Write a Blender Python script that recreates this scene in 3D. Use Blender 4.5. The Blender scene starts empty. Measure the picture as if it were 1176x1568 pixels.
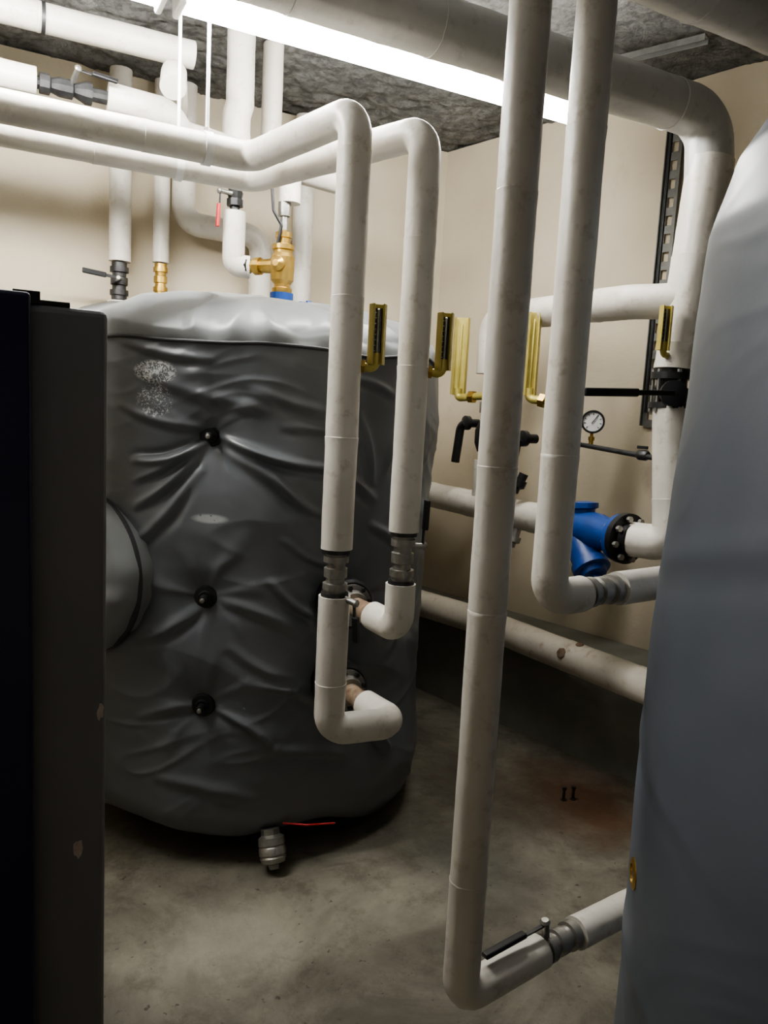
import bpy, math, random, bmesh
from mathutils import Vector, Matrix, noise
random.seed(4)
SC=bpy.context.scene
PI=math.pi

# ------------------------------------------------------------ materials
def new_mat(name):
    m=bpy.data.materials.new(name); m.use_nodes=True
    nt=m.node_tree; b=nt.nodes['Principled BSDF']
    return m,nt,b
def N(nt,t,**kw):
    n=nt.nodes.new(t)
    for k,v in kw.items(): setattr(n,k,v)
    return n
def noise_node(nt,scale,detail=6,rough=.6,vec=None,dist=0):
    n=N(nt,'ShaderNodeTexNoise'); n.inputs['Scale'].default_value=scale
    n.inputs['Detail'].default_value=detail; n.inputs['Roughness'].default_value=rough
    n.inputs['Distortion'].default_value=dist
    if vec is not None: nt.links.new(vec,n.inputs['Vector'])
    return n
def ramp(nt,src,stops):
    r=N(nt,'ShaderNodeValToRGB'); cr=r.color_ramp
    while len(cr.elements)<len(stops): cr.elements.new(.5)
    for e,(p,c) in zip(cr.elements,stops):
        e.position=p; e.color=(c[0],c[1],c[2],1) if hasattr(c,'__len__') else (c,c,c,1)
    nt.links.new(src,r.inputs['Fac']); return r
def mixc(nt,fac,a,b,mode='MIX'):
    m=N(nt,'ShaderNodeMix',data_type='RGBA',blend_type=mode)
    if hasattr(fac,'links'): nt.links.new(fac,m.inputs[0])
    else: m.inputs[0].default_value=fac
    for s,i in ((a,6),(b,7)):
        if hasattr(s,'links'): nt.links.new(s,m.inputs[i])
        else: m.inputs[i].default_value=(s[0],s[1],s[2],1)
    return m.outputs[2]
def bump(nt,b,src,strength,dist=.01):
    n=N(nt,'ShaderNodeBump'); n.inputs['Strength'].default_value=strength; n.inputs['Distance'].default_value=dist
    nt.links.new(src,n.inputs['Height']); nt.links.new(n.outputs[0],b.inputs['Normal'])
def geo_pos(nt):
    return N(nt,'ShaderNodeNewGeometry').outputs['Position']

def mottled(name,c1,c2,scale=6,rough=.6,metal=0,bstr=.2,bdist=.003,bscale=40,coat=0):
    m,nt,b=new_mat(name); pos=geo_pos(nt)
    n=noise_node(nt,scale,3,vec=pos)
    r=ramp(nt,n.outputs['Fac'],[(.3,c1),(.7,c2)])
    nt.links.new(r.outputs[0],b.inputs['Base Color'])
    b.inputs['Roughness'].default_value=rough; b.inputs['Metallic'].default_value=metal
    b.inputs['Coat Weight'].default_value=coat
    n2=noise_node(nt,bscale,3,vec=pos); bump(nt,b,n2.outputs['Fac'],bstr,bdist)
    return m
def mask_sphere(nt,pos,c,r0,r1,scale=(1,1,1),nz=None,nzamt=0):
    sub=N(nt,'ShaderNodeVectorMath',operation='SUBTRACT'); nt.links.new(pos,sub.inputs[0]); sub.inputs[1].default_value=c
    mul=N(nt,'ShaderNodeVectorMath',operation='MULTIPLY'); nt.links.new(sub.outputs[0],mul.inputs[0]); mul.inputs[1].default_value=scale
    ln=N(nt,'ShaderNodeVectorMath',operation='LENGTH'); nt.links.new(mul.outputs[0],ln.inputs[0])
    val=ln.outputs['Value']
    if nz is not None:
        a=N(nt,'ShaderNodeMath',operation='MULTIPLY_ADD'); nt.links.new(nz,a.inputs[0]); a.inputs[1].default_value=nzamt
        nt.links.new(val,a.inputs[2]); val=a.outputs[0]
    mr=N(nt,'ShaderNodeMapRange'); nt.links.new(val,mr.inputs[0])
    mr.inputs[1].default_value=r0; mr.inputs[2].default_value=r1; mr.inputs[3].default_value=1; mr.inputs[4].default_value=0
    return mr.outputs[0]

def pipe_mat(name,c1,c2,c3):
    m,nt,b=new_mat(name); pos=geo_pos(nt)
    n=noise_node(nt,3,4,.6,pos); r=ramp(nt,n.outputs['Fac'],[(.3,c1),(.65,c2)])
    n2=noise_node(nt,22,6,.7,pos); r2=ramp(nt,n2.outputs['Fac'],[(.55,0),(.74,.7)])
    c=mixc(nt,r2.outputs[0],r.outputs[0],c3)
    nt.links.new(c,b.inputs['Base Color']); b.inputs['Roughness'].default_value=.42
    n3=noise_node(nt,28,3,.5,pos); bump(nt,b,n3.outputs['Fac'],.35,.005)
    return m
M_PIPE=pipe_mat('pipe_wrap',(.56,.525,.465),(.68,.65,.59),(.38,.325,.25))
M_PIPED=pipe_mat('pipe_wrap_rusty',(.54,.50,.42),(.66,.61,.53),(.28,.155,.075))
M_DUCT=pipe_mat('duct_wrap',(.44,.435,.41),(.52,.51,.49),(.33,.31,.28))

def vinyl(name,c1,c2,marks=None,rough=.38):
    m,nt,b=new_mat(name); pos=geo_pos(nt)
    n=noise_node(nt,2.5,4,.5,pos); r=ramp(nt,n.outputs['Fac'],[(.3,c1),(.7,c2)])
    col=r.outputs[0]
    n2=noise_node(nt,90,3,.8,pos)
    if marks:
        for (c,r0,r1,sc,thr,colr,ns) in marks:
            nn=noise_node(nt,ns,2,.5,pos,1.5)
            rr=ramp(nt,nn.outputs['Fac'],[(thr,0),(thr+.05,1)])
            mk=mask_sphere(nt,pos,c,r0,r1,sc)
            mu=N(nt,'ShaderNodeMath',operation='MULTIPLY'); nt.links.new(rr.outputs[0],mu.inputs[0]); nt.links.new(mk,mu.inputs[1])
            col=mixc(nt,mu.outputs[0],col,colr)
    nt.links.new(col,b.inputs['Base Color']); b.inputs['Roughness'].default_value=rough
    bump(nt,b,n2.outputs['Fac'],.08,.002)
    return m
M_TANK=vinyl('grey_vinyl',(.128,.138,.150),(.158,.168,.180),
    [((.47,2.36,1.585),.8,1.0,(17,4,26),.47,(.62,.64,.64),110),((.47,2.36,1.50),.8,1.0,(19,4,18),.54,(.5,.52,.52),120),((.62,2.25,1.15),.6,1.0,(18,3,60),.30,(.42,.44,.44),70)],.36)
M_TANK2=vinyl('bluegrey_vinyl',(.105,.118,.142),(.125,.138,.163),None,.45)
M_CAPTOP=vinyl('grey_vinyl_lid',(.205,.215,.22),(.24,.25,.255),None,.35)  # same vinyl as the jacket, lightened to paint lamp light on the lid
M_PIPING=mottled('seam_piping',(.04,.042,.045),(.07,.07,.075),8,.5)
M_BLACK=mottled('black_plastic',(.010,.010,.011),(.02,.02,.022),8,.4)
M_STEEL=mottled('galvanised_steel',(.28,.27,.25),(.45,.44,.41),18,.42,.85,.4,.003,60)
M_DSTEEL=mottled('dark_steel',(.035,.036,.038),(.09,.09,.09),18,.45,.7)
M_TRAY=mottled('tray_steel',(.13,.13,.12),(.20,.20,.19),18,.5,.4)
M_BRASS=mottled('brass',(.42,.27,.07),(.58,.40,.13),20,.34,.9)
M_GOLD=mottled('brass_anodised',(.42,.35,.09),(.52,.44,.14),20,.42,.35)
M_BLUE=mottled('blue_paint',(.012,.05,.22),(.02,.08,.32),12,.4,0,.3,.003,50)
M_RED=mottled('red_plastic',(.35,.02,.02),(.45,.03,.03),12,.4)
M_GREYMETAL=mottled('painted_grey_metal',(.16,.16,.168),(.185,.185,.193),3,.45)
M_NAVY=mottled('navy_paint',(.008,.010,.045),(.012,.014,.065),3,.35)
M_RUST=mottled('rusty_collar',(.13,.07,.035),(.28,.22,.16),30,.8)
M_WHITE=mottled('white_enamel',(.7,.7,.68),(.8,.8,.78),5,.4)
M_CHIP=mottled('bare_primer',(.42,.33,.30),(.55,.48,.45),60,.7)
M_GLASS=mottled('scale_glass',(.02,.02,.02),(.05,.05,.045),40,.2)

def emit(name,c,s):
    m=bpy.data.materials.new(name); m.use_nodes=True; nt=m.node_tree; nt.nodes.clear()
    e=N(nt,'ShaderNodeEmission'); e.inputs[0].default_value=(*c,1); e.inputs[1].default_value=s
    o=N(nt,'ShaderNodeOutputMaterial'); nt.links.new(e.outputs[0],o.inputs[0]); return m
M_TUBE=emit('tube_diffuser',(1,.985,.94),60)
M_TUBEL=emit('tube_diffuser_bright',(1,.985,.94),95)
M_FILL=emit('fill_diffuser',(.93,.96,1),4.6)  # weak cool emission for the added fill lamp

def wall_mat(name,c1,c2,c3):
    m,nt,b=new_mat(name); pos=geo_pos(nt)
    n=noise_node(nt,1.6,4,.55,pos); r=ramp(nt,n.outputs['Fac'],[(.35,c1),(.62,c2)])
    n2=noise_node(nt,4.5,7,.72,pos,.4); r2=ramp(nt,n2.outputs['Fac'],[(.60,0),(.70,.45)])
    c=mixc(nt,r2.outputs[0],r.outputs[0],c3)
    n6=noise_node(nt,18,4,.7,pos)
    for (q,r0,sc) in (((2.43,3.29,2.05),.085,(1,1,1)),((2.38,3.42,2.30),.07,(1.5,1.5,.45)),((2.66,2.40,1.28),.14,(1,1,1)),((2.69,2.28,1.10),.10,(1,1,.7))):
        mk=mask_sphere(nt,pos,q,r0*.85,r0*1.15,sc,n6.outputs['Fac'],.08)
        c=mixc(nt,mk,c,(.40,.35,.27))
    nt.links.new(c,b.inputs['Base Color']); b.inputs['Roughness'].default_value=.8
    n3=noise_node(nt,14,6,.7,pos); bump(nt,b,n3.outputs['Fac'],.35,.008); return m
M_WALL=wall_mat('beige_plaster',(.53,.46,.345),(.59,.525,.405),(.44,.38,.285))
M_PLINTH=mottled('grey_plinth_paint',(.17,.17,.148),(.24,.235,.205),4,.8,0,.4,.006,16)

def ceil_mat():
    m,nt,b=new_mat('raw_concrete_ceiling'); pos=geo_pos(nt)
    n=noise_node(nt,3,9,.72,pos,.3); r=ramp(nt,n.outputs['Fac'],[(.3,(.17,.165,.155)),(.52,(.34,.335,.32)),(.68,(.50,.49,.47))])
    n2=noise_node(nt,26,8,.7,pos,.3); r2=ramp(nt,n2.outputs['Fac'],[(.40,(.42,.42,.42)),(.56,(1,1,1))])
    c=mixc(nt,.75,r.outputs[0],r2.outputs[0],'MULTIPLY')
    nt.links.new(c,b.inputs['Base Color']); b.inputs['Roughness'].default_value=.95
    n3=noise_node(nt,24,9,.75,pos,.5); bump(nt,b,n3.outputs['Fac'],1,.09); return m
M_CEIL=ceil_mat()
def floor_mat():
    m,nt,b=new_mat('concrete_floor'); pos=geo_pos(nt)
    n=noise_node(nt,2.4,9,.68,pos,.6); r=ramp(nt,n.outputs['Fac'],[(.34,(.095,.086,.064)),(.48,(.165,.152,.118)),(.66,(.25,.235,.185))])
    n2=noise_node(nt,6,9,.78,pos); r2=ramp(nt,n2.outputs['Fac'],[(.50,0),(.66,.7)])
    c=mixc(nt,r2.outputs[0],r.outputs[0],(.085,.073,.052))
    n5=noise_node(nt,30,3,.6,pos); r5=ramp(nt,n5.outputs['Fac'],[(.66,0),(.70,.85)])
    c=mixc(nt,r5.outputs[0],c,(.06,.048,.034))
    n4=noise_node(nt,5,5,.7,pos)
    for (q,sc,colr,amt) in (((2.12,2.18,0),(2.3,1.9,1),(.095,.050,.026),1.0),((1.78,2.42,0),(2.4,2.0,1),(.075,.062,.045),.75),((1.45,1.95,0),(3.2,2.6,1),(.07,.066,.055),.7),((.62,1.95,0),(3.5,3.5,1),(.30,.285,.235),.5)):
        mk=mask_sphere(nt,pos,q,.70,1.30,sc,n4.outputs['Fac'],.9)
        mu=N(nt,'ShaderNodeMath',operation='MULTIPLY'); nt.links.new(mk,mu.inputs[0]); mu.inputs[1].default_value=amt
        c=mixc(nt,mu.outputs[0],c,colr)
    nt.links.new(c,b.inputs['Base Color'])
    rr=ramp(nt,n2.outputs['Fac'],[(.3,.45),(.7,.8)]); nt.links.new(rr.outputs[0],b.inputs['Roughness'])
    n3=noise_node(nt,25,8,.7,pos); bump(nt,b,n3.outputs['Fac'],.35,.008); return m
M_FLOOR=floor_mat()

# ------------------------------------------------------------ mesh helpers
def group(name):
    e=bpy.data.objects.new(name,None); bpy.context.collection.objects.link(e); e.empty_display_size=.1; return e
def mk(name,verts,faces,mat,parent=None,smooth=True,bevel=0):
    me=bpy.data.meshes.new(name); me.from_pydata([tuple(v) for v in verts],[],faces); me.update()
    ob=bpy.data.objects.new(name,me); bpy.context.collection.objects.link(ob)
    if mat: me.materials.append(mat)
    if smooth:
        for p in me.polygons: p.use_smooth=True
    if parent: ob.parent=parent
    if bevel:
        b=ob.modifiers.new('bevel','BEVEL'); b.width=bevel; b.segments=3; b.limit_method='ANGLE'
    bm=bmesh.new(); bm.from_mesh(me); bmesh.ops.recalc_face_normals(bm,faces=bm.faces); bm.to_mesh(me); bm.free()
    return ob
def sharp(ob,ang=40):
    for e in ob.data.polygons: e.use_smooth=True
    try: ob.data.set_sharp_from_angle(angle=math.radians(ang))
    except Exception: pass
def frame(d):
    d=Vector(d).normalized()
    a=Vector((0,0,1)) if abs(d.z)<.9 else Vector((1,0,0))
    u=d.cross(a).normalized(); v=d.cross(u).normalized(); return d,u,v
def lathe(name,p0,d,prof,mat,parent=None,seg=32,ang=40):
    """prof: list of (distance along axis, radius)"""
    p0=Vector(p0); d,u,v=frame(d); V=[];F=[]
    for (t,r) in prof:
        for i in range(seg):
            a=2*PI*i/seg; V.append(p0+d*t+(u*math.cos(a)+v*math.sin(a))*max(r,1e-4))
    n=len(prof)
    for j in range(n-1):
        for i in range(seg):
            k=(i+1)%seg; F.append((j*seg+i,j*seg+k,(j+1)*seg+k,(j+1)*seg+i))
    F.append(tuple(range(seg-1,-1,-1))); F.append(tuple((n-1)*seg+i for i in range(seg)))
    ob=mk(name,V,F,mat,parent); sharp(ob,ang); return ob
def box(name,c,size,mat,parent=None,rot=None,bevel=.002):
    s=[x/2 for x in size]; V=[Vector((x*s[0],y*s[1],z*s[2])) for x in(-1,1) for y in(-1,1) for z in(-1,1)]
    if rot is not None: V=[rot@v for v in V]
    V=[v+Vector(c) for v in V]
    F=[(0,1,3,2),(4,6,7,5),(0,4,5,1),(2,3,7,6),(0,2,6,4),(1,5,7,3)]
    return mk(name,V,F,mat,parent,False,bevel)
def fillet(pts,R):
    pts=[Vector(p) for p in pts]; out=[pts[0]]
    for i in range(1,len(pts)-1):
        a,b,c=pts[i-1],pts[i],pts[i+1]; u=(a-b).normalized(); w=(c-b).normalized()
        ang=u.angle(w); 
        if ang>PI-.02: out.append(b); continue
        t=min(R/math.tan(ang/2),(a-b).length*.48,(c-b).length*.48)
        r=t*math.tan(ang/2); bis=(u+w).normalized(); cen=b+bis*(r/math.sin(ang/2))
        s=b+u*t-cen; e=b+w*t-cen; n=10
        for k in range(n+1):
            f=k/n; tot=s.angle(e); 
            out.append(cen+(s*math.sin((1-f)*tot)+e*math.sin(f*tot))/math.sin(tot))
    out.append(pts[-1]); return out
def sweep(name,pts,r,mat,parent=None,bend=None,seg=28,wob=.014,joints=True,seam=True,seed=0,step=.03):
    if bend is None: bend=r*1.35
    path=fillet(pts,bend); res=[path[0]]
    for a,b in zip(path,path[1:]):
        L=(b-a).length; n=max(1,int(L/step))
        for k in range(1,n+1): res.append(a.lerp(b,k/n))
    cl=[res[0]]
    for q in res[1:]:
        if (q-cl[-1]).length>1e-4: cl.append(q)
    res=cl; rnd=random.Random(seed+17)
    T=[]
    for i in range(len(res)):
        a=res[max(i-1,0)]; b=res[min(i+1,len(res)-1)]; T.append((b-a).normalized())
    d,u,v=frame(T[0]); V=[];F=[]; s=0; nextj=rnd.uniform(.2,.4)
    lst=[]
    for i,q in enumerate(res):
        if i: s+=(q-res[i-1]).length
        if i:
            ax=T[i-1].cross(T[i])
            if ax.length>1e-6:
                R=Matrix.Rotation(T[i-1].angle(T[i]),3,ax.normalized()); u=R@u; v=R@v
        rr=r
        lst.append((q,T[i],u.copy(),v.copy(),rr,s))
        if joints and s>nextj and i<len(res)-2 and T[i].dot(T[i+1])>.9999:
            for off,k in ((.001,1.0),(.002,1.03),(.008,1.02)):
                lst.append((q+T[i]*off,T[i],u.copy(),v.copy(),r*k,s+off))
            nextj=s+rnd.uniform(.25,.6)
    for (q,t,uu,vv,rr,s) in lst:
        for k in range(seg):
            a=2*PI*k/seg
            w=1+wob*noise.noise(Vector((math.cos(a)*1.2,math.sin(a)*1.2,s*6+seed*7)))*2
            if joints: w+=wob*1.3*noise.noise(Vector((math.cos(a)*2+s*14,math.sin(a)*2,s*30+seed*3)))
            if seam and k==5: w+=.035
            V.append(q+(uu*math.cos(a)+vv*math.sin(a))*rr*w)
    n=len(lst)
    for j in range(n-1):
        for k in range(seg):
            m=(k+1)%seg; F.append((j*seg+k,j*seg+m,(j+1)*seg+m,(j+1)*seg+k))
    F.append(tuple(range(seg-1,-1,-1))); F.append(tuple((n-1)*seg+i for i in range(seg)))
    ob=mk(name,V,F,mat,parent); sharp(ob,50); return ob

# ------------------------------------------------------------ room shell
H=2.93
def quadbox(name,pts,z0,z1,mat):
    n=len(pts); V=[(x,y,z0) for x,y in pts]+[(x,y,z1) for x,y in pts]
    F=[tuple(range(n)),tuple(range(2*n-1,n-1,-1))]+[(i,(i+1)%n,n+(i+1)%n,n+i) for i in range(n)]
    return mk(name,V,F,mat,None,False)
quadbox('floor',[(-2.2,-1.7),(3.9,-1.7),(3.9,4.0),(-2.2,4.0)],-.12,0,M_FLOOR)
wl=lambda y:3.26-.2526*y
quadbox('wall_back',[(-2.1,3.8),(2.3,3.8),(2.3,3.95),(-2.1,3.95)],0,H,M_WALL)
quadbox('wall_right',[(wl(3.8),3.8),(wl(3.8)+.14,3.95),(wl(-1.6)+.15,-1.6),(wl(-1.6),-1.6)],0,H,M_WALL)
quadbox('wall_left',[(-2.1,-1.6),(-2.0,-1.6),(-2.0,3.8),(-2.1,3.8)],0,H,M_WALL)
quadbox('wall_front',[(-2.1,-1.7),(3.8,-1.7),(3.8,-1.6),(-2.1,-1.6)],0,H,M_WALL)
nx,ny=420,400; V=[];F=[]
for j in range(ny+1):
    for i in range(nx+1):
        x=-2.15+5.95*i/nx; y=-1.65+5.6*j/ny
        h=noise.fractal(Vector((x*2.2,y*2.2,3)),1,2,6)*.026+noise.noise(Vector((x*16,y*16,7)))*.014+abs(noise.noise(Vector((x*34,y*34,9))))*.012
        V.append((x,y,H+h))
for j in range(ny):
    for i in range(nx):
        a=j*(nx+1)+i; F.append((a,a+nx+1,a+nx+2,a+1))
k=len(V); V+=[(-2.15,-1.65,H+.15),(3.8,-1.65,H+.15),(3.8,3.95,H+.15),(-2.15,3.95,H+.15)]
F.append((k,k+1,k+2,k+3))
mk('ceiling',V,F,M_CEIL)
pf=lambda y:2.963-.24*y
quadbox('concrete_plinth',[(pf(3.78),3.78),(pf(-1.5),-1.5),(wl(-1.5)-.005,-1.5),(wl(3.78)-.005,3.78)],0,.5,M_PLINTH)

# ------------------------------------------------------------ tanks
class Tank: pass
def make_tank(name,cx,cy,prof,z0,zr,ztop,anchors,folds,mat,mattop,seed,amp,nth=420,nz=300,slope=.28,hem=.02,piping=True,sags=()):
    g=group(name)
    D=Vector((cx,cy,0)).normalized(); Rt=Vector((D.y,-D.x,0))
    t=Tank(); t.g=g; t.c=Vector((cx,cy,0)); t.D=D; t.R=Rt
    fl=[]
    for (s0,za,s1,zb,bow,w,h) in folds:
        L=math.hypot(s1-s0,zb-za); fl.append((s0,za,(s1-s0)/L,(zb-za)/L,L,bow,w,h))
    def disp(phi,z,R):
        s=phi*R; fade=min(1,max(0,(PI-abs(phi))/.5))
        w=noise.noise(Vector((s*2.2,z*2.2,seed)))*.25
        d=noise.noise(Vector((s*1.6,z*2.2,seed+3)))*.024
        q=Vector((s*1.5+w,(z+slope*s+w*.5)*7,seed+8))
        n=noise.noise(q); d+=(1-abs(n)*2.2)*.007*max(0,.45+noise.noise(Vector((s*3,z*3,seed+20))))*1.3
        q=Vector((s*3.4+w,(z-slope*1.3*s+w)*9,seed+31))
        n=noise.noise(q); d+=max(0,1-abs(n)*3.5)**1.5*.004*max(0,.3+1.5*noise.noise(Vector((s*3,z*3,seed+40))))
        for (pa,za,st) in anchors:
            ds=(phi-pa)*R; dz=z-za; r=math.hypot(ds,dz)
            if r<.7:
                an=math.atan2(dz,ds)
                d-=st*(.024*math.exp(-(r/.065)**2)+.024*math.exp(-(r/.18)**2))
                wv=math.cos(7*an+2.2*noise.noise(Vector((ds*3,dz*3,pa*9+za)))+za*5)
                wv=max(0,wv)**2-.3
                d+=st*.010*wv*math.exp(-r/.17)*min(1,(r/.12)**1.5)
        for (s0,za,ux,uz,L,bow,wd,h) in fl:
            a=(s-s0)*ux+(z-za)*uz
            if -.03<a<L+.03:
                f=min(max(a/L,0),1); x=-(s-s0)*uz+(z-za)*ux-bow*4*f*(1-f)
                if abs(x)<wd*4:
                    tp=math.sin(PI*min(max((a+.03)/(L+.06),0),1))**.7
                    d+=h*tp*(math.exp(-(x/wd)**2)-.6*math.exp(-((x+1.6*wd)/wd)**2))
        for (pa,w1,dr,bl) in sags: d+=bl*math.exp(-((phi-pa)/w1)**2)*math.exp(-((z-z0-.08)/.16)**2)
        d+=.009*noise.noise(Vector((s*9,z*1.5,seed+5)))*math.exp(-(zr-z)/.10)
        d+=.010*noise.noise(Vector((s*6,z*1.5,seed+6)))*math.exp(-(z-z0)/.12)
        return d*amp*fade
    def R_at(z):
        for (za,ra),(zb,rb) in zip(prof,prof[1:]):
            if z<=zb: 
                f=max(0,(z-za)/(zb-za)); return ra+(rb-ra)*f
        return prof[-1][1]
    t.R_at=R_at
    def pt(phi,r,z): return t.c+(-D*math.cos(phi)+Rt*math.sin(phi))*r+Vector((0,0,z))
    t.pt=pt; t.disp=disp
    def zrim(phi): return zr+.010*noise.noise(Vector((math.cos(phi)*4,math.sin(phi)*4,seed)))+.006*math.sin(9*phi)
    def zhem(phi):
        z=z0+hem*noise.noise(Vector((math.cos(phi)*2.2,math.sin(phi)*2.2,seed+2)))*1.6
        for (pa,w1,dr,bl) in sags: z-=dr*math.exp(-((phi-pa)/w1)**2)
        return max(z,.02)
    V=[];F=[]; rows=0
    for k in range(4):
        f=k/4
        for i in range(nth):
            phi=-PI+2*PI*i/nth; z=zhem(phi); R=R_at(z)
            V.append(pt(phi,R-.10*(1-f)+disp(phi,z,R)*f-.03*(1-f),z+.045*(1-f)**2)); 
        rows+=1
    for j in range(nz+1):
        v=j/nz
        for i in range(nth):
            phi=-PI+2*PI*i/nth; za=zhem(phi); zb=zrim(phi); z=za+(zb-za)*v; R=R_at(z)
            e=min((z-za)/.08,1); rr=R+disp(phi,z,R)-.030*(1-e)**2
            V.append(pt(phi,rr,z))
        rows+=1
    for j in range(rows-1):
        for i in range(nth):
            k=(i+1)%nth; F.append((j*nth+i,j*nth+k,(j+1)*nth+k,(j+1)*nth+i))
    mk('insulation_jacket',V,F,mat,g)
    V=[];F=[];nr=70
    for j in range(nr):
        u=j/(nr-1); a=u*PI/2
        for i in range(nth):
            phi=-PI+2*PI*i/nth; z=zrim(phi); R=R_at(z)+(.004 if piping else 0)
            rr=R*max(math.cos(a),0)**.62; zz=z+(ztop-z)*math.sin(a)
            fd=math.exp(-u/.22)
            p=.018*noise.noise(Vector((math.cos(phi)*8,math.sin(phi)*8,seed+u*3)))*(fd)*min(1,u/.06)
            p+=.016*noise.noise(Vector((rr*math.cos(phi)*3,rr*math.sin(phi)*3,seed+4)))*min(1,u/.1)
            n=noise.noise(Vector((rr*math.cos(phi)*6,rr*math.sin(phi)*6,seed+9))); p+=.011*max(0,1-abs(n)*4)*min(1,u/.1)
            p*=min(1,amp)
            V.append(pt(phi,rr+p*.4+disp(phi,z,R)*max(0,1-u*8),zz+p))
    for j in range(nr-1):
        for i in range(nth):
            k=(i+1)%nth; F.append((j*nth+i,j*nth+k,(j+1)*nth+k,(j+1)*nth+i))
    mk('jacket_lid',V,F,mattop,g)
    if piping:
        V=[];F=[];m=8
        for i in range(nth):
            phi=-PI+2*PI*i/nth; z=zrim(phi); R=R_at(z)
            c=pt(phi,R+disp(phi,z,R)+.004,z); o=(pt(phi,1,0)-t.c)
            for q in range(m):
                a=2*PI*q/m; V.append(c+o*math.cos(a)*.006+Vector((0,0,math.sin(a)*.006)))
        for i in range(nth):
            k=(i+1)%nth
            for q in range(m):
                r2=(q+1)%m; F.append((i*m+q,i*m+r2,k*m+r2,k*m+q))
        mk('seam_piping',V,F,M_PIPING,g)
    for a in (0.6,2.7,4.8):
        p=pt(a,prof[0][1]*.72,0); lathe('foot',p,(0,0,1),[(0,.06),(.015,.06),(.016,.035),(z0+.12,.035)],M_DSTEEL,g)
    lathe('vessel_bottom',t.c+Vector((0,0,z0+.03)),(0,0,1),[(0,.3),(.02,.5),(.06,prof[0][1]-.10),(.10,prof[0][1]-.06)],M_DSTEEL,g,64)
    return t

def phi_of(cx,cy,x,y):
    D=Vector((cx,cy,0)).normalized(); R=Vector((D.y,-D.x,0)); r=Vector((x-cx,y-cy,0))
    return math.atan2(r.dot(R),-r.dot(D))
C1=(.938,2.915)
ph_pin=phi_of(*C1,.61,2.30); ph_fl=phi_of(*C1,1.05,2.20)
anch=[(ph_pin,1.40,1.3),(ph_pin,.90,.9),(ph_pin,.55,.9),(ph_fl,.885,.9),(ph_fl,.60,.9),(ph_fl+.55,1.25,.5),(ph_fl+.5,.75,.6),(ph_pin-.75,1.35,.7)]
W=.014;h=.015
folds=[(-.078,1.394,.231,1.316,-.012,W,.024),(-.066,1.36,.203,1.16,.02,.02,h),(-.146,1.38,-.357,1.316,.02,W,.020),
(.231,1.32,.434,1.22,.012,.016,.018),(-.40,1.67,-.124,1.63,-.01,W,.012),(-.336,1.58,.062,1.50,-.02,.020,.011),(-.407,1.48,-.148,1.424,-.015,W,.012),
(-.02,1.56,.34,1.48,-.015,.018,.010),(-.35,1.18,-.163,1.35,-.015,W,.016),(-.36,1.06,-.18,1.28,-.02,.016,.014),(-.35,1.26,-.17,1.37,-.01,.011,.010),(.09,.95,.264,.83,-.02,.013,.020),
(-.063,.89,.21,.76,.02,.017,.010),(-.32,.76,-.13,.88,-.015,.016,.010),(-.058,.53,.096,.42,.012,.013,.014),(.357,1.48,.43,1.28,.012,.015,.014),
(.08,1.28,.26,1.16,-.015,.014,.014),(.13,1.08,.29,1.0,-.012,.013,.013),(.486,.50,.56,.32,-.015,.015,.03),(.30,1.60,.48,1.56,.01,.013,.012),(.5,1.32,.59,1.48,.01,.014,.014),
(-.32,.50,-.13,.55,.01,.016,.009),(.06,.62,.24,.55,.012,.014,.011),(.10,.40,.36,.34,.015,.018,.012),(.44,.88,.55,.74,-.01,.014,.022),
(.45,1.12,.62,1.02,.01,.015,.014),(-.25,.30,.05,.24,.012,.02,.010),(.12,1.44,.36,1.40,.012,.014,.011),(.30,.70,.20,.90,.01,.014,.010),(-.03,.74,.16,.64,-.015,.015,.009)]
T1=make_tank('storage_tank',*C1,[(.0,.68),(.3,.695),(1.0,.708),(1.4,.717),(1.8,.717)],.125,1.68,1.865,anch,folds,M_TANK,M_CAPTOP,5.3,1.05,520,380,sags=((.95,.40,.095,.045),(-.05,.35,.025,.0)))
for z in (1.40,.90,.55):
    R=T1.R_at(z); d=T1.disp(ph_pin,z,R); p=T1.pt(ph_pin,R+d-.012,z); o=(T1.pt(ph_pin,1,0)-T1.c)
    lathe('sensor_port',p,o,[(-.03,.038),(.014,.038),(.020,.034),(.022,.022),(.034,.020),(.034,.012),(.058,.012),(.060,.009)],M_BLACK,T1.g,28)
    lathe('sensor_tip',p+o*.058,o,[(0,.007),(.012,.007),(.014,.004)],M_STEEL,T1.g,12)
def port(x,y,z,g,r=.055,y2=2.245):
    lathe('port_collar',(x,y2,z),(0,-1,0),[(0,r+.026),(.10,r+.026),(.108,r+.018),(.108,r+.004),(.09,r)],M_BLACK,g,36)
    lathe('port_flange',(x,y2-.10,z),(0,-1,0),[(0,r+.012),(.018,r+.012),(.020,r-.004),(.04,r-.010)],M_STEEL,g,36)
    for i in range(8):
        a=2*PI*i/8+.2; lathe('flange_bolt',(x+math.cos(a)*(r+.004),y2-.112,z+math.sin(a)*(r+.004)),(0,-1,0),[(0,.008),(.016,.008),(.017,.004)],M_DSTEEL,g,6)
port(1.035,2.22,.890,T1.g); port(1.03,2.22,.612,T1.g)
nrm=Vector((-.88,-.47,0)).normalized(); base=Vector((.914,2.91,0))+nrm*.60+Vector((0,0,.94))
V=[];F=[];seg=96;u=Vector((0,0,1));v=nrm.cross(u)
pr=[(0,.245),(.05,.25),(.10,.25),(.13,.245),(.155,.23),(.172,.20),(.183,.15),(.189,.09),(.191,.04),(.191,.001)]
for j,(tt,r) in enumerate(pr):
    for i in range(seg):
        a=2*PI*i/seg; w=noise.noise(Vector((math.cos(a)*3,math.sin(a)*3,tt*14)))*.012
        V.append(base+nrm*(tt+w)+(u*math.cos(a)+v*math.sin(a))*(r+w*(r>.05)))
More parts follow.
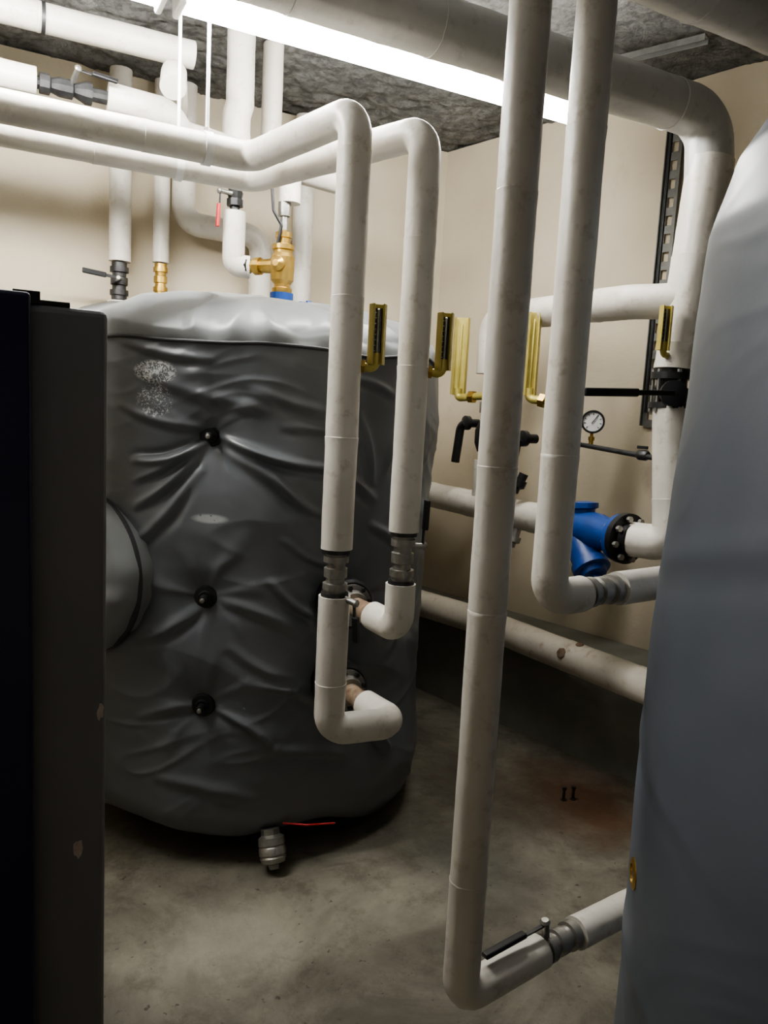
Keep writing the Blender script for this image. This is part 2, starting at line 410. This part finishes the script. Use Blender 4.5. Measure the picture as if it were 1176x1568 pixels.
for j in range(len(pr)-1):
    for i in range(seg):
        k=(i+1)%seg; F.append((j*seg+i,j*seg+k,(j+1)*seg+k,(j+1)*seg+i))
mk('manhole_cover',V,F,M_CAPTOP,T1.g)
lathe('manhole_shade_ring',base+nrm*.075,nrm,[(0,.25),(.004,.258),(.014,.258),(.018,.25)],M_PIPING,T1.g,96)  # dark piping ring stands in for shade around the jacket hole
# drain fitting under the tank
g=group('drain_valve')
lathe('drain_pipe',(.83,2.42,.17),(-.02,-1,-.3),[(0,.018),(.16,.018)],M_STEEL,g)
lathe('drain_nut',(.827,2.235,.130),(0,-.35,-1),[(0,.02),(.0,.03),(.02,.032),(.03,.026)],M_STEEL,g,6)
lathe('drain_body',(.827,2.225,.113),(0,-.45,-1),[(0,.03),(.008,.042),(.03,.044),(.034,.040),(.04,.044),(.06,.044),(.064,.040),(.07,.043),(.085,.038),(.09,.018),(.105,.016)],M_STEEL,g,28)
sweep('drain_wire',[(.87,2.23,.14),(.93,2.165,.155),(1.02,2.15,.15)],.0035,M_RED,g,bend=.02,seg=8,joints=False,seam=False)

C2=(1.58,.61)
T2=make_tank('storage_tank',*C2,[(.0,.60),(1.1,.60),(1.5,.585),(1.85,.565),(1.97,.535),(2.05,.49),(2.10,.44)],.10,2.08,2.21,[],[(-.75,1.2,-.2,1.35,.02,.03,.008),(-.7,.5,-.1,.38,.02,.03,.010),(-.8,.9,-.3,.8,.02,.025,.008)],M_TANK2,M_TANK2,11.7,.4,300,220,piping=False)
p=Vector((1.098,.967,.652)); o=Vector((-.482,.357,0)).normalized()
lathe('brass_plug',p-o*.03,o,[(0,.03),(.034,.03),(.037,.026),(.037,.017),(.02,.015)],M_BRASS,T2.g,28)

# ------------------------------------------------------------ insulated pipes
def pgroup(): return group('insulated_pipe')
def coupling(p,d,L,r,g,mat=None):
    mat=mat or M_STEEL
    lathe('valve_body',p,d,[(0,r*.78),(L*.12,r*.78),(L*.12,r*.95),(L*.26,r*.95),(L*.27,r*.72),(L*.38,r*.7),(L*.40,r*.88),(L*.6,r*.88),(L*.62,r*.7),(L*.73,r*.72),(L*.74,r*.95),(L*.88,r*.95),(L*.88,r*.78),(L,r*.78)],mat,g,24,30)
def lever(p,a,b,g,w=.018,t=.006,mat=None):
    mat=mat or M_BLACK
    p,a,b=Vector(p),Vector(a),Vector(b)
    lathe('lever_stem',p,a-p,[(0,.009),((a-p).length,.009),((a-p).length+.006,.012),((a-p).length+.012,.008)],M_STEEL,g,12)
    d=(b-a); L=d.length; d.normalize(); o=(a-p).normalized(); s=d.cross(o).normalized()
    M=Matrix((d,s,o)).transposed()
    box('lever_arm',a+d*(L*.2),(L*.45,w*.6,t*.7),M_DSTEEL,g,M)
    box('lever_grip',a+d*(L*.68)+o*.004,(L*.66,w,t*2),mat,g,M,.004)

def pair(pts,zt,zb,r,seed,inner):
    g=pgroup(); x,y=inner
    sweep('insulation_upper',pts[0],r,M_PIPE,g,seed=seed)
    sweep('insulation_lower',pts[1],r,M_PIPE,g,seed=seed+3,bend=r*1.1)
    lathe('pipe_core',(x,y,zb-.03),(0,0,1),[(0,.020),(zt-zb+.06,.020)],M_DSTEEL,g)
    lathe('wrap_end',(x,y,zt-.012),(0,0,1),[(0,r*.9),(.014,r*.9)],M_DSTEEL,g)
    lathe('wrap_end',(x,y,zb-.004),(0,0,1),[(0,r*.9),(.014,r*.86)],M_DSTEEL,g)
    coupling(Vector((x,y,zb+.004)),(0,0,1),zt-zb-.008,.036,g)
    return g
rA=.043
ax,ay=.848,1.855
gA=pair([[(-1.9,2.365,2.24),(.74,2.365,2.24),(ax,ay,2.24),(ax,ay,1.13)],[(ax,ay,1.0),(ax,ay,.62),(1.048,1.83,.62),(1.035,2.00,.612)]],1.13,1.0,rA,1,(ax,ay))
lathe('steel_stub',(1.036,1.98,.612),(-.02,1,0),[(0,.030),(.15,.030)],M_RUST,gA)
lever((ax+.01,ay-.02,1.00),(ax+.035,ay-.052,.99),(ax+.04,ay-.055,.885),gA,.022,.008)
bx,by=1.057,1.863
gB=pair([[(-1.9,2.585,2.24),(.81,2.575,2.24),(bx,by,2.24),(bx,by,1.17)],[(bx,by,1.02),(bx,by,.887),(1.045,2.00,.89)]],1.17,1.02,rA,5,(bx,by))
lever((bx+.02,by-.01,1.13),(bx+.052,by-.02,1.13),(bx+.055,by-.02,1.26),gB,.022,.008)
lathe('rusty_collar',(1.046,1.98,.89),(-.06,1,0),[(0,.036),(.04,.037),(.05,.031),(.16,.031)],M_RUST,gB)

fx,fy=.84,1.147; rF=.0365
gFA=pgroup()
sweep('insulation_riser',[(fx,fy,2.92),(fx,fy,.345),(1.075,1.185,.345)],rF,M_PIPE,gFA,bend=.045,seed=9)
sweep('insulation_stub',[(1.19,1.20,.345),(1.60,1.25,.345),(1.60,1.13,.345)],rF,M_PIPE,gFA,bend=.045,seed=10)
coupling(Vector((1.072,1.184,.345)),Vector((.12,.018,0)),.125,.034,gFA)
lever((1.09,1.187,.37),(1.085,1.187,.405),(.905,1.16,.40),gFA,.018,.006)
gx,gy=1.0,1.165
gFB=pgroup()
sweep('insulation_riser',[(gx,gy,2.92),(gx,gy,1.15),(1.10,1.178,1.15)],rF,M_PIPE,gFB,bend=.045,seed=19)
sweep('insulation_stub',[(1.21,1.193,1.15),(1.60,1.25,1.15),(1.60,1.13,1.15)],rF,M_PIPE,gFB,bend=.045,seed=20)
coupling(Vector((1.098,1.178,1.15)),Vector((.12,.018,0)),.118,.034,gFB)

# ceiling duct + vertical drop, right wall system
g=group('insulated_duct')
dx,dy=2.19,1.97; du=2.26
sweep('duct_insulation',[(-1.9,2.0,2.575),(du,2.0,2.575),(du-.008,dy,2.35)],.080,M_DUCT,g,bend=.10,seed=30,seg=40)
sweep('drop_insulation',[(du-.006,dy,2.42),(dx,dy,1.70)],.078,M_PIPE,g,seed=31,seg=36)
sweep('side_branch',[(du-.03,dy,2.15),(du+.2,dy-.15,2.15),(2.6,1.55,2.15)],.065,M_PIPE,g,seed=32,seg=32)
lathe('steel_neck',(dx-.01,dy,1.56),(0,0,1),[(0,.045),(.18,.045)],M_DSTEEL,g)
sweep('lower_insulation',[(dx-.02,dy-.01,1.57),(dx-.015,1.905,1.085),(2.115,2.035,1.085)],.064,M_PIPE,g,bend=.07,seed=33,seg=32)
g=group('insulated_duct')
sweep('duct_insulation',[(-1.9,1.38,2.53),(2.75,1.38,2.53)],.09,M_DUCT,g,seed=34,seg=40)
g=pgroup()
sweep('branch_insulation',[(2.2,1.97,1.94),(2.11,2.15,1.945),(2.10,2.98,1.955),(2.10,2.98,1.70)],.062,M_PIPE,g,bend=.09,seed=36,seg=32)
sweep('drop_insulation',[(2.10,2.49,1.95),(2.10,2.49,1.60)],.048,M_PIPE,g,seed=37)
for y in (2.98,2.49):
    lathe('steel_riser',(2.10,y,1.12),(0,0,1),[(0,.024),(.62,.024)],M_DSTEEL,g)
    lathe('valve_body',(2.10,y,1.34),(0,0,1),[(0,.035),(.02,.042),(.04,.05),(.1,.05),(.12,.042),(.14,.035)],M_BLACK,g,16,25)
    lathe('valve_nut',(2.10,y,1.52),(0,0,1),[(0,.036),(.05,.036)],M_STEEL,g,6,25)
    sweep('lower_wrap',[(2.10,y,1.30),(2.10,y,1.10)],.045,M_PIPE,g,seed=38)
def hang_handle(x,y,z,g,L=.20):
    lathe('handle_hub',(x+.05,y,z),(-1,.0,0),[(0,.02),(.05,.02),(.055,.034),(.075,.034),(.08,.02)],M_BLACK,g,20)
    sweep('handle_arm',[(x-.02,y,z),(x-.025,y+.035,z-.02),(x-.03,y+.055,z-L)],.021,M_BLACK,g,bend=.04,seg=12,joints=False,seam=False)
hang_handle(2.06,3.06,1.47,g,.19)
hang_handle(2.06,2.62,1.42,g,.17)
lathe('small_tap',(2.06,2.62,1.27),(-.3,.2,-1),[(0,.02),(.03,.02),(.03,.028),(.06,.028),(.07,.012),(.09,.012)],M_BLACK,g,12)
g=pgroup()
sweep('return_insulation',[(2.10,3.75,1.085),(2.10,2.40,1.085)],.064,M_PIPE,g,seed=41,seg=32)
lathe('end_flange',(2.10,2.42,1.085),(0,-1,0),[(0,.05),(.02,.05),(.02,.085),(.042,.085),(.042,.05)],M_BLACK,g,36)
lathe('drain_tee',(2.08,2.66,1.04),(-.3,0,-1),[(0,.02),(.05,.02),(.05,.03),(.075,.03),(.08,.015),(.10,.015)],M_STEEL,g,12)
g=group('y_strainer')
lathe('strainer_body',(2.10,2.376,1.085),(0,-1,0),[(0,.085),(.022,.085),(.024,.058),(.05,.064),(.11,.076),(.19,.072),(.255,.055),(.29,.058),(.292,.088),(.312,.088)],M_BLUE,g,40)
lathe('strainer_leg',(2.085,2.305,1.07),(-.12,-.70,-.62),[(0,.05),(.05,.060),(.155,.060),(.16,.072),(.19,.072),(.195,.054),(.215,.048),(.217,.02),(.237,.02)],M_BLUE,g,32)
lathe('bonnet',(2.10,2.27,1.12),(0,.1,1),[(0,.04),(.045,.04),(.05,.052),(.07,.052),(.075,.02)],M_BLUE,g,24)
lathe('counter_flange',(2.105,2.064,1.085),(0,-1,0),[(0,.094),(.024,.094),(.026,.06),(.05,.058)],M_BLACK,g,40)
for i in range(8):
    a=2*PI*i/8+.2; lathe('bolt',(2.105+math.cos(a)*.076,2.094,1.085+math.sin(a)*.076),(0,-1,0),[(0,.011),(.012,.011),(.013,.007),(.06,.007),(.062,.012),(.074,.012)],M_STEEL,g,6)
g=pgroup()
sweep('low_insulation',[(1.97,3.70,.51),(2.155,3.05,.51),(2.30,1.55,.51),(2.43,.1,.51)],.068,M_PIPED,g,bend=.5,seed=44,seg=32)
for (x,y) in ((2.165,3.2),(2.37,.8)):
    box('bracket',((x+wl(y))/2+.03,y,.515),(wl(y)-x-.06,.03,.025),M_DSTEEL,g)
lathe('rust_patch',(2.215,2.36,.575),(-.3,-.2,1),[(0,.018),(.006,.015),(.008,.008)],M_RUST,g,10)
lathe('rust_patch',(2.155,2.40,.535),(-1,-.3,.4),[(0,.024),(.006,.020),(.008,.008)],M_RUST,g,7)
box('junction_plate',(2.33,1.95,.70),(.05,.10,.16),M_RUST,g)

g=group('butterfly_valve')
lathe('valve_ring',(dx-.015,dy,1.565),(0,0,1),[(0,.075),(.02,.075),(.022,.058),(.05,.058),(.07,.062),(.075,.05),(.10,.05),(.102,.075),(.125,.075)],M_BLACK,g,36)
for i in range(6):
    a=2*PI*i/6; lathe('bolt',(dx-.015+math.cos(a)*.066,dy+math.sin(a)*.066,1.55),(0,0,1),[(0,.009),(.02,.009),(.02,.006),(.13,.006),(.13,.009),(.15,.009)],M_STEEL,g,6)
lathe('stem',(dx-.03,dy,1.615),(-.6,-.8,0),[(0,.03),(.07,.03),(.075,.045),(.10,.045),(.105,.02)],M_BLACK,g,20)
v0=Vector((dx-.10,dy-.09,1.615)); v1=Vector((1.76,1.95,1.60)); d=(v1-v0); L=d.length; d.normalize(); s=Vector((0,0,1)).cross(d).normalized(); up=d.cross(s)
Mx=Matrix((d,s,up)).transposed()
box('lever',v0+d*L*.5,(L,.012,.018),M_BLACK,g,Mx,.003); box('lever_grip',v0+d*L*.72,(L*.6,.022,.028),M_BLACK,g,Mx,.006)

g=group('pressure_gauge')
gc=Vector((2.19,2.37,1.505)); face=Vector((-.66,-.75,0)).normalized()
lathe('case',gc-face*.02,face,[(0,.034),(.004,.044),(.034,.044),(.040,.047),(.046,.045),(.046,.039),(.040,.038)],M_BLACK,g,40)
lathe('dial',gc+face*.019,face,[(0,.0395),(.002,.0395)],M_WHITE,g,40)
s=face.cross(Vector((0,0,1)))
for i in range(9):
    a=-.75*PI+1.5*PI*i/8; q=gc+face*.0225+(s*math.sin(a)+Vector((0,0,1))*math.cos(a))*.031
    r=(s*math.sin(a)+Vector((0,0,1))*math.cos(a)); tt=face.cross(r); box('tick',q,(.008,.0022,.001),M_BLACK,g,Matrix((r,tt,face)).transposed(),0)
r=(s*math.sin(-.6)+Vector((0,0,1))*math.cos(-.6)); box('needle',gc+face*.024+r*.010,(.036,.003,.001),M_BLACK,g,Matrix((r,face.cross(r),face)).transposed(),0)
lathe('stem',gc-Vector((0,0,.105)),(0,0,1),[(0,.009),(.03,.009),(.03,.013),(.045,.013),(.045,.007),(.065,.007)],M_BRASS,g,12)
sweep('feed_pipe',[(2.10,2.49,1.415),(2.18,2.42,1.41),(2.17,2.0,1.385)],.010,M_DSTEEL,g,bend=.02,seg=12,joints=False,seam=False)
lathe('isolator',(2.175,2.10,1.392),(0,-1,0),[(0,.014),(.01,.02),(.04,.02),(.05,.014)],M_DSTEEL,g,12)
box('isolator_tap',(2.175,2.08,1.42),(.008,.05,.012),M_BLACK,g)

g=group('cable_tray')
tx,ty=wl(2.475)-.035,2.475; d=Vector((-.245,.97,0)).normalized(); o=Vector((-.97,-.245,0)).normalized(); Mx=Matrix((d,o,Vector((0,0,1)))).transposed()
z0,z1=1.50,2.74
for sgn in (-1,1):
    box('rail',Vector((tx,ty,(z0+z1)/2))+d*sgn*.036-o*.012,(.005,.020,z1-z0),M_TRAY,g,Mx,.001)
    box('back_strip',Vector((tx,ty,(z0+z1)/2))+d*sgn*.025-o*.02,(.022,.003,z1-z0),M_TRAY,g,Mx,.001)
z=z0
while z<z1-.02:
    box('rung',Vector((tx,ty,z+.01))-o*.02,(.04,.003,.035),M_TRAY,g,Mx,.001); z+=.075
sweep('cable',[Vector((tx,ty,2.74))-o*.016+d*.022,Vector((tx,ty,1.56))-o*.016+d*.022],.006,M_BLACK,g,seg=8,joints=False,seam=False)

def thermometer(base,facing,h=.15,w=.034,stem_to=None):
    g=group('pipe_thermometer'); b=Vector(base); f=Vector(facing).normalized(); s=f.cross(Vector((0,0,1))).normalized(); Mx=Matrix((s,f,Vector((0,0,1)))).transposed()
    box('channel_back',b+Vector((0,0,h/2)),(w,.003,h),M_GOLD,g,Mx,.001)
    for q in (-1,1):
        R2=Mx@Matrix.Rotation(q*.45,3,'Z')
        box('channel_side',b+Vector((0,0,h/2))+s*q*w*.5+f*.010,(.004,.024,h),M_GOLD,g,R2,.001)
    if h<.25:
        box('scale_plate',b+Vector((0,0,h*.5))+f*.004,(w*.62,.002,h*.86),M_GLASS,g,Mx,0)
        for i in range(9): box('scale_mark',b+Vector((0,0,h*(.14+.09*i)))+f*.0056+s*w*.17,(w*.16,.001,.0015),M_WHITE,g,Mx,0)
    lathe('glass_tube',b+Vector((0,0,h*.07))+f*.009,(0,0,1),[(0,.002),(.004,.004),(h*.84,.004),(h*.85,.002)],M_GOLD if h>.25 else M_STEEL,g,10)
    if stem_to:
        t=Vector(stem_to); st=b+f*.004; k=.018 if h>.25 else .011
        sweep('elbow_stem',[st+Vector((0,0,.03)),st-Vector((0,0,.015)),t],k,M_GOLD,g,bend=.03,seg=14,joints=False,seam=False)
        dd=(t-st).normalized(); lathe('hex_nut',st.lerp(t,.45)-Vector((0,0,.008)),dd,[(0,k*1.7),(.025,k*1.7)],M_BRASS,g,6)
    return g
cf=(-.30,-.95,0); cr=(-.55,-.83,0)
thermometer((.925,1.83,1.622),cf,.155,.034,(ax+.02,ay,1.625))
thermometer((1.135,1.835,1.622),cf,.155,.034,(bx+.02,by,1.625))
thermometer((2.03,3.13,1.60),cr,.36,.062,(2.09,2.99,1.60))
thermometer((2.04,2.60,1.60),cr,.34,.045,(2.09,2.50,1.58))
thermometer((2.09,1.95,1.76),cr,.15,.034,(2.17,1.97,1.75))

# ------------------------------------------------------------ left background pipework
g=pgroup()
sweep('riser',[(.565,3.68,2.9),(.565,3.68,2.10)],.047,M_PIPE,g,seed=50)
sweep('riser_low',[(.56,3.68,1.93),(.56,3.68,.1)],.047,M_PIPE,g,seed=51)
lathe('core',(.563,3.68,1.9),(0,0,1),[(0,.018),(.25,.018)],M_DSTEEL,g)
coupling(Vector((.563,3.68,1.935)),(0,0,1),.16,.042,g,M_DSTEEL); lever((.563,3.66,2.02),(.55,3.61,2.02),(.40,3.58,2.03),g,.022,.008)
g=pgroup()
sweep('riser',[(.745,3.69,2.9),(.745,3.69,2.12)],.036,M_PIPE,g,seed=52)
sweep('riser_low',[(.745,3.69,1.97),(.745,3.69,.1)],.036,M_PIPE,g,seed=53)
lathe('core',(.745,3.69,1.9),(0,0,1),[(0,.016),(.25,.016)],M_DSTEEL,g)
coupling(Vector((.745,3.69,1.975)),(0,0,1),.14,.034,g,M_BRASS)
g=pgroup()
sweep('elbow_run',[(.84,3.68,2.9),(.84,3.68,2.31),(1.21,3.68,2.30),(1.21,3.68,.1)],.052,M_PIPE,g,bend=.08,seed=54)
g=pgroup()
sweep('riser',[(1.43,3.70,2.9),(1.43,3.70,.1)],.05,M_PIPE,g,seed=55)
g=pgroup()
sweep('header_run',[(-1.9,2.95,2.70),(.70,2.95,2.73)],.046,M_PIPE,g,seed=56)
lathe('band',(.20,2.95,2.722),(1,0,0),[(0,.05),(.012,.05)],M_DSTEEL,g)
g=group('brass_mixing_valve')
vx,vy=.89,3.0
sweep('feed_insulation',[(vx,vy,2.91),(vx,vy,2.62),(vx-.012,vy,2.58),(vx-.012,vy,2.33)],.052,M_PIPE,g,seed=57,bend=.03)
lathe('feed_core',(vx-.01,vy,2.18),(0,0,1),[(0,.018),(.2,.018)],M_DSTEEL,g)
lathe('isolation_valve',(vx-.01,vy,2.25),(0,0,1),[(0,.032),(.025,.032),(.026,.026),(.05,.032),(.056,.026),(.075,.034),(.10,.034)],M_DSTEEL,g,8,25)
lever((vx-.03,vy-.02,2.29),(vx-.075,vy-.03,2.29),(vx-.08,vy-.03,2.16),g,.016,.006,M_RED)
sweep('feed_lower',[(vx-.01,vy,2.23),(vx-.01,vy,2.03),(vx+.05,vy-.02,2.03)],.042,M_PIPE,g,bend=.05,seed=58)
qx,qy=1.03,2.86
lathe('union',(.93,vy-.03,2.03),(.10,-.11,0),[(0,.024),(.03,.024),(.03,.033),(.055,.033),(.055,.025),(.10,.028),(.14,.028)],M_BRASS,g,12,25)
lathe('black_nut',(.915,vy-.02,2.03),(.10,-.11,0),[(0,.030),(.025,.030)],M_BLACK,g,8,25)
lathe('brass_body',(qx,qy,1.85),(0,0,1),[(0,.03),(.06,.03),(.065,.038),(.095,.038),(.10,.030),(.11,.030),(.125,.043),(.21,.045),(.225,.036),(.235,.036),(.238,.042),(.255,.042),(.26,.026),(.28,.026),(.282,.030),(.30,.030),(.31,.015)],M_BRASS,g,24,25)
lathe('blue_ring',(qx,qy,1.89),(0,0,1),[(0,.044),(.038,.044)],M_BLUE,g,24)
lathe('brass_side_cap',(qx,qy,2.03),(-.7,-.7,0),[(0,.028),(.05,.028),(.055,.022),(.065,.012)],M_BRASS,g,16)
lathe('upper_core',(qx,qy,2.14),(0,0,1),[(0,.014),(.07,.014),(.07,.022),(.09,.024),(.12,.024),(.12,.016),(.25,.016)],M_STEEL,g,16)
sweep('upper_insulation',[(qx+.02,qy,2.26),(qx+.02,qy,2.46),(qx+.02,3.1,2.46),(qx+.02,3.1,2.91)],.04,M_PIPE,g,bend=.05,seed=59)
sweep('capillary',[(qx-.06,qy-.02,2.32),(qx-.05,qy-.02,2.22),(qx-.02,qy-.03,2.17),(qx-.03,qy-.02,2.10)],.006,M_BLACK,g,bend=.02,seg=8,joints=False,seam=False)
lathe('blue_union',(qx+.08,qy+.02,1.89),(1,0,.0),[(0,.02),(.03,.02),(.03,.026),(.05,.026)],M_BLUE,g,8)
g=pgroup()
sweep('upper_run',[(-1.9,2.89,2.50),(.18,2.89,2.50)],.045,M_PIPE,g,seed=60)
lathe('bare_section',(.17,2.89,2.50),(1,0,0),[(0,.02),(.02,.02),(.02,.032),(.05,.032),(.055,.022),(.08,.03),(.12,.03),(.125,.02),(.16,.036),(.18,.036),(.18,.022),(.24,.022)],M_DSTEEL,g,10,25)
lever((.29,2.87,2.52),(.30,2.83,2.545),(.42,2.82,2.53),g,.018,.006)
sweep('bend_run',[(.40,2.89,2.50),(.60,2.88,2.49),(.66,2.95,2.45),(1.35,3.05,2.43)],.05,M_PIPE,g,bend=.08,seed=61)
g=pgroup()
sweep('loop_run',[(.58,2.72,2.52),(.60,2.80,2.60),(.70,3.2,2.60),(.70,3.7,2.60)],.042,M_PIPE,g,bend=.06,seed=62)

for x,y in ((.57,2.58),(.605,2.365)):
    g=group('pipe_hanger')
    lathe('rod',(x,y,2.28),(0,0,1),[(0,.0055),(.64,.0055)],M_WHITE,g,10)
    lathe('clamp_band',(x-.012,y,2.24),(1,0,0),[(0,.0455),(.0,.0475),(.024,.0475),(.024,.0455)],M_WHITE,g,32)
    lathe('nut',(x,y,2.285),(0,0,1),[(0,.010),(.012,.010)],M_STEEL,g,6)
g=group('ceiling_strut')
a=Vector((2.18,2.42,2.89)); b=Vector((2.32,2.10,2.89)); d=(b-a); L=d.length; d.normalize(); s=Vector((-d.y,d.x,0)); Mx=Matrix((d,s,Vector((0,0,1)))).transposed()
box('web',(a+b)/2,(L,.04,.004),M_TRAY,g,Mx,.001)
for q in (-1,1): box('flange',(a+b)/2+s*q*.02-Vector((0,0,.01)),(L,.003,.022),M_TRAY,g,Mx,.001)

# ------------------------------------------------------------ fluorescent battens
def batten(name,x0,x1,y,z,mat,rr=.054):
    g=group(name); V=[];F=[];n=24;cols=[x0+.02,x1-.02]
    for x in cols:
        for i in range(n+1):
            a=PI*.78+PI*1.44*i/n; V.append((x,y+math.cos(a)*rr,z+math.sin(a)*rr*.9))
    for i in range(n): F.append((i,i+1,n+2+i,n+1+i))
    F.append((n,0,n+1,2*n+1)); F.append(tuple(range(n+1))); F.append(tuple(range(2*n+1,n,-1)))
    mk('diffuser',V,F,mat,g)
    box('housing',((x0+x1)/2,y,z+.047),(x1-x0,.055,.026),M_WHITE,g,None,.004)
    for x in (x0+.01,x1-.01): box('end_cap',(x,y,z),(.02,.110,.10),M_WHITE,g,None,.008)
    for x in (x0+.3,x1-.3): lathe('suspension',(x,y,z+.05),(0,0,1),[(0,.005),(H-z-.05,.005)],M_STEEL,g,8)
    return g
batten('added_fluorescent_light',.50,2.02,2.32,2.62,M_TUBE)
batten('added_fluorescent_light',-1.05,.47,2.32,2.62,M_TUBEL)  # inline tube added to brighten the pipes at upper left
batten('added_fluorescent_light',-1.3,.2,.35,2.72,M_FILL)  # unseen fill lamp added above the camera to lift the foreground

# ------------------------------------------------------------ boiler cabinet
g=group('boiler_cabinet')
X1=.193
def rbox(name,x0,x1,y0,y1,z0,z1,mat,g,bev): return box(name,((x0+x1)/2,(y0+y1)/2,(z0+z1)/2),(x1-x0,y1-y0,z1-z0),mat,g,None,bev)
rbox('side_casing',-.62,X1,1.37,1.98,.06,1.642,M_GREYMETAL,g,.012)
rbox('base_frame',-.60,X1-.02,1.39,1.96,0,.06,M_BLACK,g,.004)
rbox('front_door',-.62,.074,1.335,1.369,.10,1.655,M_NAVY,g,.006)
rbox('top_bracket',.06,.135,1.38,1.42,1.642,1.650,M_BLACK,g,.001)
rbox('top_bracket_lip',.05,.09,1.372,1.378,1.642,1.662,M_BLACK,g,.001)
for (x,z,s) in ((.148,.70,.018),(.183,.95,.012)):
    V=[];n=14
    for i in range(n):
        a=2*PI*i/n; r=s*(.5+.5*random.random()); V.append((x+math.cos(a)*r*.6,1.3695,z+math.sin(a)*r*1.5))
    mk('paint_chip',V,[tuple(range(n))],M_CHIP,g,False)

for (x,y) in ((2.05,2.20),(2.09,2.19)):
    g=group('anchor_bolt')
    lathe('shank',(x,y,0),(0,0,1),[(0,.012),(.004,.012),(.004,.006),(.045,.006),(.045,.009),(.055,.009)],M_DSTEEL,g,10)

# ------------------------------------------------------------ camera, world
cam=bpy.data.cameras.new('camera'); co=bpy.data.objects.new('camera',cam); bpy.context.collection.objects.link(co)
cam.sensor_fit='VERTICAL'; cam.sensor_height=32; cam.lens=32*1200/1600; cam.clip_start=.05
yaw=math.radians(28);pt_=math.radians(7.4);ro=math.radians(3)
fwd=Vector((math.sin(yaw)*math.cos(pt_),math.cos(yaw)*math.cos(pt_),-math.sin(pt_)))
right=Vector((math.cos(yaw),-math.sin(yaw),0)); up=right.cross(fwd)
xa=right*math.cos(ro)+up*math.sin(ro); ya=up*math.cos(ro)-right*math.sin(ro)
co.matrix_world=Matrix(((xa.x,ya.x,-fwd.x,0),(xa.y,ya.y,-fwd.y,0),(xa.z,ya.z,-fwd.z,1.5),(0,0,0,1)))
SC.camera=co
w=bpy.data.worlds.new('world'); SC.world=w; w.use_nodes=True; w.node_tree.nodes['Background'].inputs[0].default_value=(.02,.02,.022,1); w.node_tree.nodes['Background'].inputs[1].default_value=.3
SC.view_settings.view_transform='AgX'
try: SC.view_settings.look='AgX - Medium High Contrast'
except Exception: pass
SC.view_settings.exposure=0.1
